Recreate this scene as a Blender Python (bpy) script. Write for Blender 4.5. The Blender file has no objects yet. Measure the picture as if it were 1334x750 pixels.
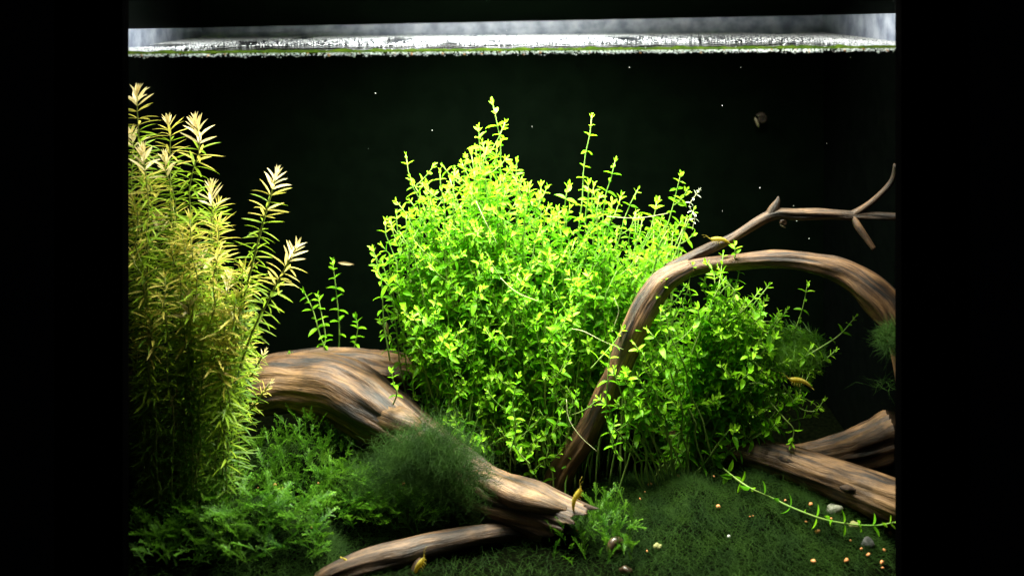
import bpy, math, random
import numpy as np
from mathutils import Vector, Matrix, noise, Euler

# ------------------------------------------------------------------ camera, world, lamps, exposure
scene = bpy.context.scene
C = scene.collection
random.seed(11)
W_IMG, H_IMG, F = 1334.0, 750.0, 1390.0
CAM = Vector((0.0, -1.0, 0.555))
HORIZON = -9.0                                   # image row of the horizon (level camera with lens shift)

cd = bpy.data.cameras.new('camera'); cam = bpy.data.objects.new('camera', cd); C.objects.link(cam)
cam.location = CAM; cam.rotation_euler = (math.radians(90), 0, 0)
cd.sensor_width = 36; cd.lens = 36 * F / W_IMG
cd.shift_y = -(H_IMG / 2 - HORIZON) / W_IMG
cd.clip_start = 0.01; cd.clip_end = 50
cd.dof.use_dof = True; cd.dof.focus_distance = 1.15; cd.dof.aperture_fstop = 3.2
scene.camera = cam

world = bpy.data.worlds.new('World'); scene.world = world; world.use_nodes = True
world.node_tree.nodes['Background'].inputs[0].default_value = (0.01, 0.012, 0.015, 1)
world.node_tree.nodes['Background'].inputs[1].default_value = 0.02

def area(name, loc, target, sx, sy, energy, col, spread):
    l = bpy.data.lights.new(name, 'AREA'); l.shape = 'RECTANGLE'; l.size = sx; l.size_y = sy
    l.energy = energy; l.color = col; l.spread = math.radians(spread)
    o = bpy.data.objects.new(name, l); C.objects.link(o); o.location = loc
    o.rotation_euler = (Vector(target) - Vector(loc)).to_track_quat('-Z', 'Y').to_euler()
    return o
area('tank_lamp', (-0.02, 0.17, 0.615), (-0.02, 0.17, 0), 0.26, 0.16, 13.5, (1.0, 0.97, 0.88), 125)
area('fill_light_left', (-0.30, 0.11, 0.64), (-0.30, 0.11, 0), 0.14, 0.10, 1.5, (1.0, 0.97, 0.88), 120)  # added fill lamp for the golden stems on the left
area('fill_light_right', (0.24, 0.09, 0.64), (0.24, 0.11, 0), 0.14, 0.10, 3.0, (1.0, 0.95, 0.84), 130)  # added fill lamp brightening the right bush and logs
area('fill_bar_front', (0, 0.025, 0.572), (0, 0.06, 0), 0.74, 0.02, 0.55, (0.97, 0.98, 1.0), 170)  # added strip of light to whiten bubbles and rim at the water line

vs = scene.view_settings
vs.view_transform = 'Standard'; vs.look = 'None'; vs.exposure = 0.0; vs.gamma = 1.0; vs.use_curve_mapping = False

# ------------------------------------------------------------------ helpers
def PX(px, py, y):
    """point at depth y behind the front glass that is seen at photograph pixel px,py"""
    d = 1.0 + y
    return Vector(((px - W_IMG / 2) * d / F, y, CAM.z - (py - HORIZON) * d / F))
def to_px(p):
    d = p[1] + 1.0
    return (W_IMG / 2 + F * p[0] / d, HORIZON + F * (CAM.z - p[2]) / d)
def mpp(y): return (1.0 + y) / F                 # metres per photograph pixel at depth y

ORG = {}
def link(o, parent=None, org=None):
    C.objects.link(o)
    if parent is not None:
        o.parent = parent
        o.matrix_parent_inverse = Matrix.Translation(-ORG[parent.name])
    return o
def tag(o, label, cat=None, group=None, kind=None):
    o['label'] = label
    if cat: o['category'] = cat
    if group: o['group'] = group
    if kind: o['kind'] = kind
    return o
def thing(name, label, cat, loc, group=None):
    o = bpy.data.objects.new(name, None); o.empty_display_size = 0.01
    C.objects.link(o); o.location = loc; ORG[o.name] = Vector(loc)
    return tag(o, label, cat, group)
def mesh_obj(name, verts, faces, mat, parent=None, org=(0, 0, 0), smooth=True, uvs=None, midx=None):
    org = Vector(org)
    me = bpy.data.meshes.new(name)
    v = np.asarray([tuple(p) for p in verts] if not isinstance(verts, np.ndarray) else verts, dtype=float)
    v = v - np.array(org)
    me.from_pydata(v.tolist() if len(v) < 20000 else list(map(tuple, v)), [], faces)
    for m in (mat if isinstance(mat, (list, tuple)) else [mat]): me.materials.append(m)
    if smooth: me.polygons.foreach_set('use_smooth', [True] * len(me.polygons))
    if midx is not None: me.polygons.foreach_set('material_index', midx)
    if uvs is not None:
        ul = me.uv_layers.new(name='UVMap')
        idx = np.empty(len(me.loops), dtype=np.int32); me.loops.foreach_get('vertex_index', idx)
        # wrap-safe: uvs is per loop already when its length says so
        ul.data.foreach_set('uv', np.asarray(uvs, dtype=np.float32).ravel())
    me.update()
    o = bpy.data.objects.new(name, me); o.location = org
    link(o, parent); ORG[o.name] = org
    return o

class Soup:
    """collects transformed copies of small meshes into one mesh"""
    def __init__(s): s.v = []; s.f = []; s.m = []; s.n = 0
    def add(s, V, Fc, M=None, mi=0):
        V = np.asarray(V, dtype=float)
        if M is not None:
            A = np.array(M); V = V @ A[:3, :3].T + A[:3, 3]
        s.v.append(V); n = s.n
        s.f.extend([tuple(i + n for i in f) for f in Fc]); s.m.extend([mi] * len(Fc)); s.n += len(V)
    def build(s, name, mat, parent=None, org=(0, 0, 0), smooth=True):
        if not s.v: return None
        return mesh_obj(name, np.vstack(s.v), s.f, mat, parent, org, smooth, midx=s.m)

def catmull(pts, n):
    """pts: list of tuples (any length); returns n samples"""
    P = np.array(pts, dtype=float)
    P = np.vstack([2 * P[0] - P[1], P, 2 * P[-1] - P[-2]])
    seg = len(P) - 3; out = []
    for i in range(n):
        t = i / (n - 1) * seg; k = min(int(t), seg - 1); u = t - k
        a, b, c, d = P[k], P[k + 1], P[k + 2], P[k + 3]
        out.append(0.5 * ((2 * b) + (-a + c) * u + (2 * a - 5 * b + 4 * c - d) * u * u + (-a + 3 * b - 3 * c + d) * u ** 3))
    return np.array(out)

def tube(path, radii, segs=8, ridge=0.0, rfreq=6.0, flat=1.0, seed=0.0, lump=0.0, hollow=False, twist=0.0, caps=True, jag=0.0):
    """tube along path; returns verts, faces, per-loop uvs. ridge: grain ridges running along the length"""
    P = [Vector(p) for p in path]; n = len(P)
    T = [(P[min(i + 1, n - 1)] - P[max(i - 1, 0)]).normalized() for i in range(n)]
    ref = Vector((0, 1, 0)) if abs(T[0].y) < 0.9 else Vector((0, 0, 1))
    N = (ref - T[0] * ref.dot(T[0])).normalized()
    V = []; L = 0.0; Ls = []
    for i in range(n):
        if i: L += (P[i] - P[i - 1]).length; N = (N - T[i] * N.dot(T[i])).normalized()
        Ls.append(L); B = T[i].cross(N)
        for j in range(segs):
            a = 2 * math.pi * j / segs + twist * L
            ca, sa = math.cos(a), math.sin(a); r = radii[i]
            if ridge or lump:
                q = Vector((ca * rfreq * .5 + seed, sa * rfreq * .5, L * 7 + seed))
                q2 = Vector((ca * rfreq * 1.7 + seed, sa * rfreq * 1.7, L * 9 + seed))
                g = 1 - abs(noise.noise(q2)) * 2
                r *= 1 + ridge * (g - .45) + lump * noise.noise(Vector((ca * .9 + seed * 2, sa * .9, L * 28))) + ridge * .9 * noise.noise(q)
            q = P[i] + N * (ca * r) + B * (sa * r * flat)
            if jag and i > n * .85:              # broken end: long upper lip, ragged edge
                w = (i / (n - 1) - .85) / .15; up = (N * ca + B * sa).z
                q += T[i] * (w * w * jag * (.75 * up + .5 * noise.noise(Vector((ca * 3, sa * 3, seed))) + .25 * noise.noise(Vector((ca * 9, sa * 9, seed)))))
            V.append(q)
    Fc = []; UV = []
    circ = 2 * math.pi * (sum(radii) / n)
    for i in range(n - 1):
        for j in range(segs):
            k = (j + 1) % segs
            Fc.append((i * segs + j, i * segs + k, (i + 1) * segs + k, (i + 1) * segs + j))
            u0, u1 = circ * j / segs, circ * (j + 1) / segs
            UV += [(u0, Ls[i]), (u1, Ls[i]), (u1, Ls[i + 1]), (u0, Ls[i + 1])]
    if caps:
        for end, ring in ((0, list(range(segs))[::-1]), (n - 1, [(n - 1) * segs + j for j in range(segs)])):
            c = sum((V[k] for k in ring), Vector()) / segs
            if hollow and end: c = c - T[-1] * radii[-1] * 1.1
            V.append(c); ci = len(V) - 1
            for j in range(segs):
                Fc.append((ring[j], ring[(j + 1) % segs], ci)); UV += [(0, 0), (circ / segs, 0), (0, .01)]
    return V, Fc, UV

def uvsphere(r=(1, 1, 1), seg=8, rings=5, jit=0.0, seed=0.0):
    V = [(0, 0, r[2])]; Fc = []
    for i in range(1, rings):
        th = math.pi * i / rings
        for j in range(seg):
            ph = 2 * math.pi * j / seg
            V.append((r[0] * math.sin(th) * math.cos(ph), r[1] * math.sin(th) * math.sin(ph), r[2] * math.cos(th)))
    V.append((0, 0, -r[2])); e = len(V) - 1
    for j in range(seg):
        k = (j + 1) % seg
        Fc.append((0, 1 + j, 1 + k)); b = 1 + (rings - 2) * seg; Fc.append((e, b + k, b + j))
        for i in range(rings - 2):
            a = 1 + i * seg; Fc.append((a + j, a + seg + j, a + seg + k, a + k))
    if jit:
        V = [tuple(Vector(p) * (1 + jit * noise.noise(Vector(p) / max(r) * 1.3 + Vector((seed, seed * 2, 0))))) for p in V]
    return V, Fc

def box(x0, x1, y0, y1, z0, z1):
    V = [(x, y, z) for x in (x0, x1) for y in (y0, y1) for z in (z0, z1)]
    Fc = [(0, 1, 3, 2), (4, 6, 7, 5), (0, 4, 5, 1), (2, 3, 7, 6), (0, 2, 6, 4), (1, 5, 7, 3)]
    return V, Fc

# ------------------------------------------------------------------ materials
def newmat(name):
    m = bpy.data.materials.new(name); m.use_nodes = True; nt = m.node_tree; nt.nodes.clear()
    out = nt.nodes.new('ShaderNodeOutputMaterial'); return m, nt, out
def N_(nt, t, **kw):
    n = nt.nodes.new(t)
    for k, v in kw.items(): setattr(n, k, v)
    return n
def ramp(nt, stops):
    r = nt.nodes.new('ShaderNodeValToRGB'); e = r.color_ramp.elements
    while len(e) < len(stops): e.new(0.5)
    for i, (p, c) in enumerate(stops): e[i].position = p; e[i].color = (*c, 1) if len(c) == 3 else c
    return r
def noise_tex(nt, coord, scale, detail=4, rough=.55, vec_scale=None):
    if vec_scale is not None:
        mp = nt.nodes.new('ShaderNodeMapping'); mp.inputs['Scale'].default_value = vec_scale
        nt.links.new(coord, mp.inputs['Vector']); coord = mp.outputs['Vector']
    t = nt.nodes.new('ShaderNodeTexNoise'); t.inputs['Scale'].default_value = scale
    t.inputs['Detail'].default_value = detail; t.inputs['Roughness'].default_value = rough
    nt.links.new(coord, t.inputs['Vector']); return t
def geo_pos(nt): return nt.nodes.new('ShaderNodeNewGeometry').outputs['Position']

def plain(name, c0, c1=None, rough=.6, scale=80, bump=0.0, spec=.5):
    m, nt, out = newmat(name); p = N_(nt, 'ShaderNodeBsdfPrincipled')
    p.inputs['Roughness'].default_value = rough; p.inputs['Specular IOR Level'].default_value = spec
    t = noise_tex(nt, geo_pos(nt), scale)
    r = ramp(nt, [(.35, c0), (.65, c1 or c0)]); nt.links.new(t.outputs['Fac'], r.inputs['Fac'])
    nt.links.new(r.outputs['Color'], p.inputs['Base Color'])
    if bump:
        b = N_(nt, 'ShaderNodeBump'); b.inputs['Strength'].default_value = bump; b.inputs['Distance'].default_value = .002
        nt.links.new(t.outputs['Fac'], b.inputs['Height']); nt.links.new(b.outputs['Normal'], p.inputs['Normal'])
    nt.links.new(p.outputs[0], out.inputs['Surface']); return m

def leaf_mat(name, c0, c1, transl=.4, rough=.45, scale=55):
    m, nt, out = newmat(name); p = N_(nt, 'ShaderNodeBsdfPrincipled'); p.inputs['Roughness'].default_value = rough
    p.inputs['Specular IOR Level'].default_value = .25
    t = noise_tex(nt, geo_pos(nt), scale, 3)
    r = ramp(nt, [(.33, c0), (.67, c1)]); nt.links.new(t.outputs['Fac'], r.inputs['Fac'])
    nt.links.new(r.outputs['Color'], p.inputs['Base Color'])
    tr = N_(nt, 'ShaderNodeBsdfTranslucent'); nt.links.new(r.outputs['Color'], tr.inputs['Color'])
    mx = N_(nt, 'ShaderNodeMixShader'); mx.inputs[0].default_value = transl
    nt.links.new(p.outputs[0], mx.inputs[1]); nt.links.new(tr.outputs[0], mx.inputs[2])
    nt.links.new(mx.outputs[0], out.inputs['Surface']); return m

def wood_mat(name, dark, mid, light, gloss=.55):
    m, nt, out = newmat(name); p = N_(nt, 'ShaderNodeBsdfPrincipled'); p.inputs['Roughness'].default_value = gloss
    uv = N_(nt, 'ShaderNodeTexCoord').outputs['UV']; pos = geo_pos(nt)
    # slow wander so that the fibres are not ruler-straight
    wn = noise_tex(nt, pos, 16, 2); sub = N_(nt, 'ShaderNodeVectorMath', operation='SCALE'); sub.inputs['Scale'].default_value = .012
    nt.links.new(wn.outputs['Color'], sub.inputs[0]); ad = N_(nt, 'ShaderNodeVectorMath', operation='ADD')
    nt.links.new(uv, ad.inputs[0]); nt.links.new(sub.outputs[0], ad.inputs[1]); c = ad.outputs[0]
    g1 = noise_tex(nt, c, 1, 8, .72, (520, 24, 1)); g2 = noise_tex(nt, c, 1, 5, .62, (120, 10, 1)); g3 = noise_tex(nt, pos, 34, 4)
    r1 = ramp(nt, [(.38, dark), (.49, mid), (.64, light)]); nt.links.new(g2.outputs['Fac'], r1.inputs['Fac'])
    r2 = ramp(nt, [(.38, (.14, .12, .10)), (.56, (1, 1, 1))]); nt.links.new(g1.outputs['Fac'], r2.inputs['Fac'])
    mu = N_(nt, 'ShaderNodeMix', data_type='RGBA', blend_type='MULTIPLY'); mu.inputs[0].default_value = .75
    nt.links.new(r1.outputs['Color'], mu.inputs[6]); nt.links.new(r2.outputs['Color'], mu.inputs[7])
    r3 = ramp(nt, [(.42, (.20, .19, .17)), (.56, (1, 1, 1))]); nt.links.new(g3.outputs['Fac'], r3.inputs['Fac'])
    m2 = N_(nt, 'ShaderNodeMix', data_type='RGBA', blend_type='MULTIPLY'); m2.inputs[0].default_value = .6
    nt.links.new(mu.outputs[2], m2.inputs[6]); nt.links.new(r3.outputs['Color'], m2.inputs[7])
    nt.links.new(m2.outputs[2], p.inputs['Base Color'])
    vo = N_(nt, 'ShaderNodeTexVoronoi'); vo.inputs['Scale'].default_value = 1      # pits and short cracks along the grain
    mp = N_(nt, 'ShaderNodeMapping'); mp.inputs['Scale'].default_value = (170, 32, 1); nt.links.new(c, mp.inputs['Vector']); nt.links.new(mp.outputs[0], vo.inputs['Vector'])
    rv = ramp(nt, [(.05, (.10, .09, .08)), (.17, (1, 1, 1))]); nt.links.new(vo.outputs['Distance'], rv.inputs['Fac'])
    m3 = N_(nt, 'ShaderNodeMix', data_type='RGBA', blend_type='MULTIPLY'); m3.inputs[0].default_value = .8
    nt.links.new(m2.outputs[2], m3.inputs[6]); nt.links.new(rv.outputs['Color'], m3.inputs[7]); nt.links.new(m3.outputs[2], p.inputs['Base Color'])
    b = N_(nt, 'ShaderNodeBump'); b.inputs['Strength'].default_value = .8; b.inputs['Distance'].default_value = .0018
    s = N_(nt, 'ShaderNodeMath', operation='ADD'); nt.links.new(g1.outputs['Fac'], s.inputs[0]); nt.links.new(g2.outputs['Fac'], s.inputs[1])
    nt.links.new(s.outputs[0], b.inputs['Height']); nt.links.new(b.outputs['Normal'], p.inputs['Normal'])
    nt.links.new(p.outputs[0], out.inputs['Surface']); return m

def see_through(name, tint, f0, f1, rough, bump=None, power=5.0):
    """clear sheet: straight transmission plus a mirror part that grows towards grazing angles"""
    m, nt, out = newmat(name)
    tr = N_(nt, 'ShaderNodeBsdfTransparent'); tr.inputs['Color'].default_value = (*tint, 1)
    gl = N_(nt, 'ShaderNodeBsdfGlossy'); gl.inputs['Roughness'].default_value = rough
    lw = N_(nt, 'ShaderNodeLayerWeight'); lw.inputs['Blend'].default_value = .5
    pw = N_(nt, 'ShaderNodeMath', operation='POWER'); pw.inputs[1].default_value = power
    ml = N_(nt, 'ShaderNodeMath', operation='MULTIPLY_ADD'); ml.inputs[1].default_value = f1; ml.inputs[2].default_value = f0
    nt.links.new(lw.outputs['Facing'], pw.inputs[0]); nt.links.new(pw.outputs[0], ml.inputs[0])
    mx = N_(nt, 'ShaderNodeMixShader'); nt.links.new(ml.outputs[0], mx.inputs[0])
    nt.links.new(tr.outputs[0], mx.inputs[1]); nt.links.new(gl.outputs[0], mx.inputs[2])
    if bump:
        t = noise_tex(nt, geo_pos(nt), 1, 3, .6, bump[0]); b = N_(nt, 'ShaderNodeBump')
        b.inputs['Strength'].default_value = bump[1]; b.inputs['Distance'].default_value = bump[2]
        nt.links.new(t.outputs['Fac'], b.inputs['Height']); nt.links.new(b.outputs['Normal'], gl.inputs['Normal'])
    nt.links.new(mx.outputs[0], out.inputs['Surface']); return m

M = {}
M['black'] = plain('black_plastic', (.0005, .0005, .0005), (.0006, .0006, .0006), rough=1, spec=0)
M['back'] = plain('black_back_film', (.0008, .0017, .0009), (.0011, .0023, .0012), rough=1, scale=30, spec=0)
M['side'] = plain('dark_side_film', (.0006, .001, .0008), (.001, .0015, .0012), rough=.25, scale=60, spec=.12)
M['rim'] = plain('frosted_rim', (.09, .11, .16), (.26, .29, .36), rough=.4, scale=45)
M['glass'] = see_through('front_glass', (.985, .995, .985), .01, .25, .02)
M['water'] = see_through('water_surface', (.96, .99, .96), .10, .90, .10, ((70, 40, 60), 1.0, .0022), power=1.5)
M['soil'] = plain('dark_soil', (.0006, .001, .0004), (.002, .0028, .001), rough=1, scale=220, bump=.8, spec=0)
M['wood'] = wood_mat('weathered_wood', (.014, .008, .004), (.115, .055, .020), (.25, .135, .052))
M['wood_dark'] = wood_mat('dark_wood', (.016, .010, .006), (.085, .045, .02), (.19, .105, .05))
M['wood_pale'] = wood_mat('pale_wood', (.035, .019, .009), (.19, .10, .04), (.33, .19, .085))
M['wood_core'] = plain('dark_wood_core', (.012, .008, .006), (.06, .032, .016), rough=.9, scale=160, bump=.8)  # darker tone for the hollow end and the knot holes
M['leaf'] = leaf_mat('bright_green_leaf', (.13, .44, .008), (.27, .60, .012), .56)
M['leaf_young'] = leaf_mat('young_yellow_green_leaf', (.27, .62, .018), (.40, .72, .035), .45)
M['leaf_old'] = leaf_mat('older_green_leaf', (.09, .34, .008), (.15, .44, .010), .56)
M['stem'] = leaf_mat('green_stem', (.16, .34, .05), (.30, .40, .10), .2)
M['stem_pale'] = leaf_mat('pale_root_stem', (.45, .52, .20), (.62, .62, .34), .2)
M['r_tip'] = leaf_mat('cream_gold_leaf', (.76, .62, .26), (.86, .75, .46), .35)
M['r_gold'] = leaf_mat('gold_leaf', (.44, .42, .05), (.60, .50, .11), .4)
M['r_olive'] = leaf_mat('olive_leaf', (.17, .31, .014), (.29, .40, .022), .4)
M['r_low'] = leaf_mat('dark_olive_leaf', (.06, .15, .009), (.11, .20, .013), .4)
M['r_stem'] = leaf_mat('olive_stem', (.15, .20, .04), (.26, .28, .08), .2)
M['moss'] = leaf_mat('moss_leaf', (.024, .105, .004), (.085, .215, .009), .35, scale=28)
M['moss_tip'] = leaf_mat('moss_young_leaf', (.09, .27, .015), (.17, .37, .025), .35)
M['algae'] = leaf_mat('hair_algae', (.012, .042, .003), (.034, .090, .006), .4, .8, 40)
M['algae_base'] = plain('algae_felt', (.008, .03, .005), (.018, .06, .008), rough=.95, scale=260, bump=.6, spec=.1)
M['film'] = leaf_mat('green_algae_film', (.018, .042, .004), (.05, .085, .008), .6, .7, 120)
M['pellet'] = plain('orange_pellet', (.62, .22, .06), (.78, .36, .13), rough=.55, scale=300)
M['white_bit'] = plain('white_bit', (.7, .7, .66), (.8, .8, .78), rough=.5)
M['shrimp'] = leaf_mat('yellow_shrimp_shell', (.40, .32, .03), (.56, .46, .09), .5, .3)
M['shrimp_dark'] = plain('shrimp_eye', (.01, .008, .006), rough=.2)
M['snail'] = plain('brown_shell', (.02, .012, .007), (.07, .042, .022), rough=.35, scale=240)
M['snail_dim'] = plain('shaded_shell', (.006, .005, .004), (.022, .016, .011), rough=.6, scale=240, spec=.1)  # snail brown darkened to imitate the weak light at the back
M['snail_red'] = plain('red_brown_shell', (.20, .06, .03), (.34, .13, .06), rough=.35, scale=240)
M['foot'] = plain('snail_foot', (.12, .10, .06), (.2, .17, .1), rough=.5)
M['stone'] = plain('grey_stone', (.03, .032, .03), (.07, .07, .065), rough=.8, scale=200, bump=.4)
M['stone_pale'] = plain('pale_stone', (.10, .11, .07), (.22, .22, .16), rough=.7, scale=200, bump=.4)
M['stone_olive'] = plain('olive_stone', (.2, .2, .06), (.34, .33, .12), rough=.7, scale=200, bump=.4)
M['dead'] = leaf_mat('dead_leaf', (.22, .16, .07), (.34, .25, .12), .4)
def bubble_mat():
    m, nt, out = newmat('air_bubble'); p = N_(nt, 'ShaderNodeBsdfPrincipled')
    p.inputs['Base Color'].default_value = (.8, .83, .85, 1); p.inputs['Roughness'].default_value = .06
    p.inputs['Specular IOR Level'].default_value = .9
    tr = N_(nt, 'ShaderNodeBsdfTransparent'); mx = N_(nt, 'ShaderNodeMixShader'); mx.inputs[0].default_value = .85
    nt.links.new(tr.outputs[0], mx.inputs[1]); nt.links.new(p.outputs[0], mx.inputs[2]); nt.links.new(mx.outputs[0], out.inputs['Surface']); return m
M['glint'] = leaf_mat('water_glint', (.30, .33, .37), (.60, .62, .65), .5, .3, 120)  # whitish colour standing in for light reflected off the water
M['bubble'] = leaf_mat('white_foam_bubble', (.75, .78, .80), (.85, .87, .88), .5, .1)

# ------------------------------------------------------------------ the tank
WI, DEPTH, TOP = 0.41, 0.40, 0.60               # inner half width, inner depth, glass top
SLOPE = 8.0 / F                                  # the tank leans a touch, so the water line climbs to the right
def water_z(x): return 0.4995 + x / 0.72 * SLOPE
tank = thing('aquarium', 'glass aquarium with black corner posts, black back and pale rim above the water', 'aquarium', (0, DEPTH / 2, -0.03))
mesh_obj('front_glass', *box(-.362, .362, -.006, -.0005, -.024, TOP), M['glass'], tank, (0, 0, 0), False)
mesh_obj('back_panel', *box(-WI, WI, DEPTH + .003, DEPTH + .009, -.024, TOP), M['back'], tank, (0, DEPTH, 0), False)
for s in (-1, 1):
    a, b = sorted((s * WI, s * (WI + .008)))
    mesh_obj('side_panel', *box(a, b, .004, DEPTH + .002, -.024, TOP), M['side'], tank, (s * WI, DEPTH / 2, 0), False)
    a, b = sorted((s * .3605, s * (WI + .014)))
    V, Fc = box(a, b, -.012, .0035, -.03, TOP + .01)
    mesh_obj('corner_post', V, Fc, M['black'], tank, (s * .39, 0, 0), False)
mesh_obj('bottom_panel', *box(-WI - .010, WI + .010, -.010, DEPTH + .011, -.036, -.0305), M['black'], tank, (0, 0, -.03), False)
# pale strip of back rim standing above the water line
V = []; Fc = []; n = 60
for i in range(n + 1):
    x = -WI + .001 + (2 * WI - .002) * i / n
    zt = .5175 + (x / .72) * .0145 + .0006 * noise.noise(Vector((x * 40, 0, 3)))
    V += [(x, DEPTH + .0005, .4985 + x / .72 * SLOPE), (x, DEPTH + .0005, zt), (x, DEPTH - .004, zt), (x, DEPTH - .004, .4985 + x / .72 * SLOPE)]
    if i:
        a = (i - 1) * 4; b = i * 4
        Fc += [(a, b, b + 1, a + 1), (a + 1, b + 1, b + 2, a + 2), (a + 2, b + 2, b + 3, a + 3)]
mesh_obj('back_rim', V, Fc, M['rim'], tank, (0, DEPTH, .5), False)
for s in (-1, 1):                                # the rim runs on along both side panels
    V = []; Fc = []
    for i in range(31):
        y = .006 + (DEPTH - .012) * i / 30; zt = .5175 + s * (.41 / .72) * .0145 + (DEPTH - y) * .028
        zb = water_z(s * WI) - .0008
        a, b = s * (WI - .0004), s * (WI - .0044)
        V += [(a, y, zb), (a, y, zt), (b, y, zt), (b, y, zb)]
        if i:
            p, q = (i - 1) * 4, i * 4
            Fc += [(p, q, q + 1, p + 1), (p + 1, q + 1, q + 2, p + 2), (p + 2, q + 2, q + 3, p + 3)]
    mesh_obj('side_rim', V, Fc, M['rim'], tank, (s * WI, .2, .5), False)
# algae film along the front glass just above the water line
V = []; Fc = []; n = 260
for i in range(n + 1):
    x = -.36 + .72 * i / n; w = water_z(x)
    h = .0028 + .0016 * noise.noise(Vector((x * 60, 5, 0))) + .0012 * noise.noise(Vector((x * 230, 9, 0)))
    V += [(x, .0012, w + .0008), (x, .0012, w + .0008 + max(h, .002))]
    if i: a = (i - 1) * 2; Fc.append((a, a + 2, a + 3, a + 1))
mesh_obj('algae_line', V, Fc, M['film'], tank, (0, 0, .5))

# water surface: a rippled sheet
nx, ny = 220, 70; V = []; Fc = []
for j in range(ny + 1):
    for i in range(nx + 1):
        x = -WI + .0005 + (2 * WI - .001) * i / nx; y = .0006 + (DEPTH - .007) * j / ny
        z = water_z(x) + .0011 * noise.noise(Vector((x * 22, y * 16, 1))) + .0006 * noise.noise(Vector((x * 60, y * 45, 4)))
        z += .0016 * math.exp(-y / .0018)        # meniscus against the front glass
        V.append((x, y, z))
        if i and j:
            a = (j - 1) * (nx + 1) + i - 1; Fc.append((a, a + 1, a + nx + 2, a + nx + 1))
w = mesh_obj('water', V, Fc, M['water'], None, (0, .2, .5)); tag(w, 'rippled bright water surface along the top of the tank', kind='structure')

# ------------------------------------------------------------------ ground with soft mounds
MOUNDS = [  # px, py of the crown, depth, half width x, half depth, height
    (950, 648, .105, .165, .105, .046), (395, 575, .170, .105, .075, .062), (352, 700, .05, .075, .05, .036),
    (640, 640, .190, .075, .060, .030), (235, 690, .085, .120, .080, .030), (520, 615, .125, .085, .055, .030), (700, 700, .08, .06, .06, .012)]
MW = [(PX(a, b, y).x, y, rx, ry, h) for a, b, y, rx, ry, h in MOUNDS]
def ground_z(x, y, base=False):
    z = .002 + .02 * max(0, y - .1) / .3 + .003 * noise.noise(Vector((x * 14, y * 14, 0)))
    if base: return z
    for cx, cy, rx, ry, h in MW:
        d = ((x - cx) / rx) ** 2 + ((y - cy) / ry) ** 2
        if d < 1: z += h * (1 - d) ** 1.2 * (1 + .35 * noise.noise(Vector((x * 30, y * 30, 7))))
    return z
def drop(px, py, y0=.004, y1=.395, lift=0.0):
    """where the camera ray through a pixel meets the ground"""
    p = None
    for k in range(400):
        y = y0 + (y1 - y0) * k / 399; p = PX(px, py, y)
        if p.z <= ground_z(p.x, p.y): break
    return Vector((p.x, p.y, ground_z(p.x, p.y) + lift))
nx, ny = 160, 80; V = []; Fc = []
for j in range(ny + 1):
    for i in range(nx + 1):
        x = -WI + .001 + (2 * WI - .002) * i / nx; y = .001 + (DEPTH - .002) * j / ny
        V.append((x, y, ground_z(x, y) + .0012 * noise.noise(Vector((x * 170, y * 170, 2)))))
        if i and j:
            a = (j - 1) * (nx + 1) + i - 1; Fc.append((a, a + 1, a + nx + 2, a + nx + 1))
g = mesh_obj('ground', V, Fc, M['soil'], None, (0, .2, 0)); tag(g, 'dark soil on the floor of the tank', kind='structure')

# ------------------------------------------------------------------ driftwood
def wood(name, parent, ctl, mat, segs=28, n=None, **kw):
    """ctl: (px, py, depth, radius in photograph pixels)"""
    pts = [(*PX(a, b, y), r * mpp(y)) for a, b, y, r in ctl]
    n = n or max(14, len(ctl) * 9)
    S = catmull(pts, n)
    V, Fc, UV = tube([Vector(s[:3]) for s in S], [max(s[3], .0005) for s in S], segs, **kw)
    mats = [mat, M['wood_core']]
    o = mesh_obj(name, V, Fc, mats, parent, S[0][:3], True, UV)
    if kw.get('hollow'):
        mi = [0] * len(Fc); mi[-segs:] = [1] * segs; o.data.polygons.foreach_set('material_index', mi)
    return o

t = thing('driftwood_log', 'thick brown driftwood log arching over moss with a broken hollow end', 'driftwood', PX(400, 520, .2))
wood('limb', t, [(235, 535, .21, 24), (300, 512, .205, 32), (370, 500, .20, 37), (430, 505, .19, 40), (480, 530, .17, 40), (530, 562, .145, 32),
                 (580, 600, .12, 31), (630, 637, .10, 33), (690, 662, .082, 33), (715, 672, .074, 32), (736, 680, .066, 29)], M['wood'], 72, 220,
     ridge=.10, rfreq=7, seed=3.1, lump=.11, hollow=True, jag=.030)
wood('limb', t, [(260, 512, .235, 18), (340, 494, .235, 25), (430, 484, .235, 28), (500, 490, .24, 30), (560, 502, .25, 30), (640, 520, .27, 26)], M['wood'], 60, 130,
     ridge=.20, rfreq=9, seed=8.4, lump=.08)
wood('knob', t, [(490, 536, .150, 14), (520, 548, .134, 17), (538, 557, .128, 15), (550, 566, .128, 7)], M['wood_pale'], 24, 30, ridge=.15, seed=5, lump=.25)
wood('splinter', t, [(620, 622, .090, 12), (670, 645, .068, 14), (712, 657, .058, 11), (738, 664, .055, 4)], M['wood_pale'], 20, 40, ridge=.25, seed=6, lump=.15)

t = thing('driftwood_root', 'dark thin driftwood root lying under the hollow log end', 'driftwood', PX(500, 730, .045))
wood('limb', t, [(380, 775, .016, 10), (450, 741, .02, 14), (510, 724, .03, 16), (570, 707, .045, 14), (630, 696, .06, 12), (700, 690, .08, 10)], M['wood_dark'], 28, 60,
     ridge=.16, seed=12, lump=.15)  # dark wood colour here stands in for shade from log and moss
wood('stub', t, [(548, 722, .03, 3), (541, 738, .024, 5), (536, 760, .02, 6)], M['wood_pale'], 10, 10, ridge=.1, seed=3)

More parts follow.
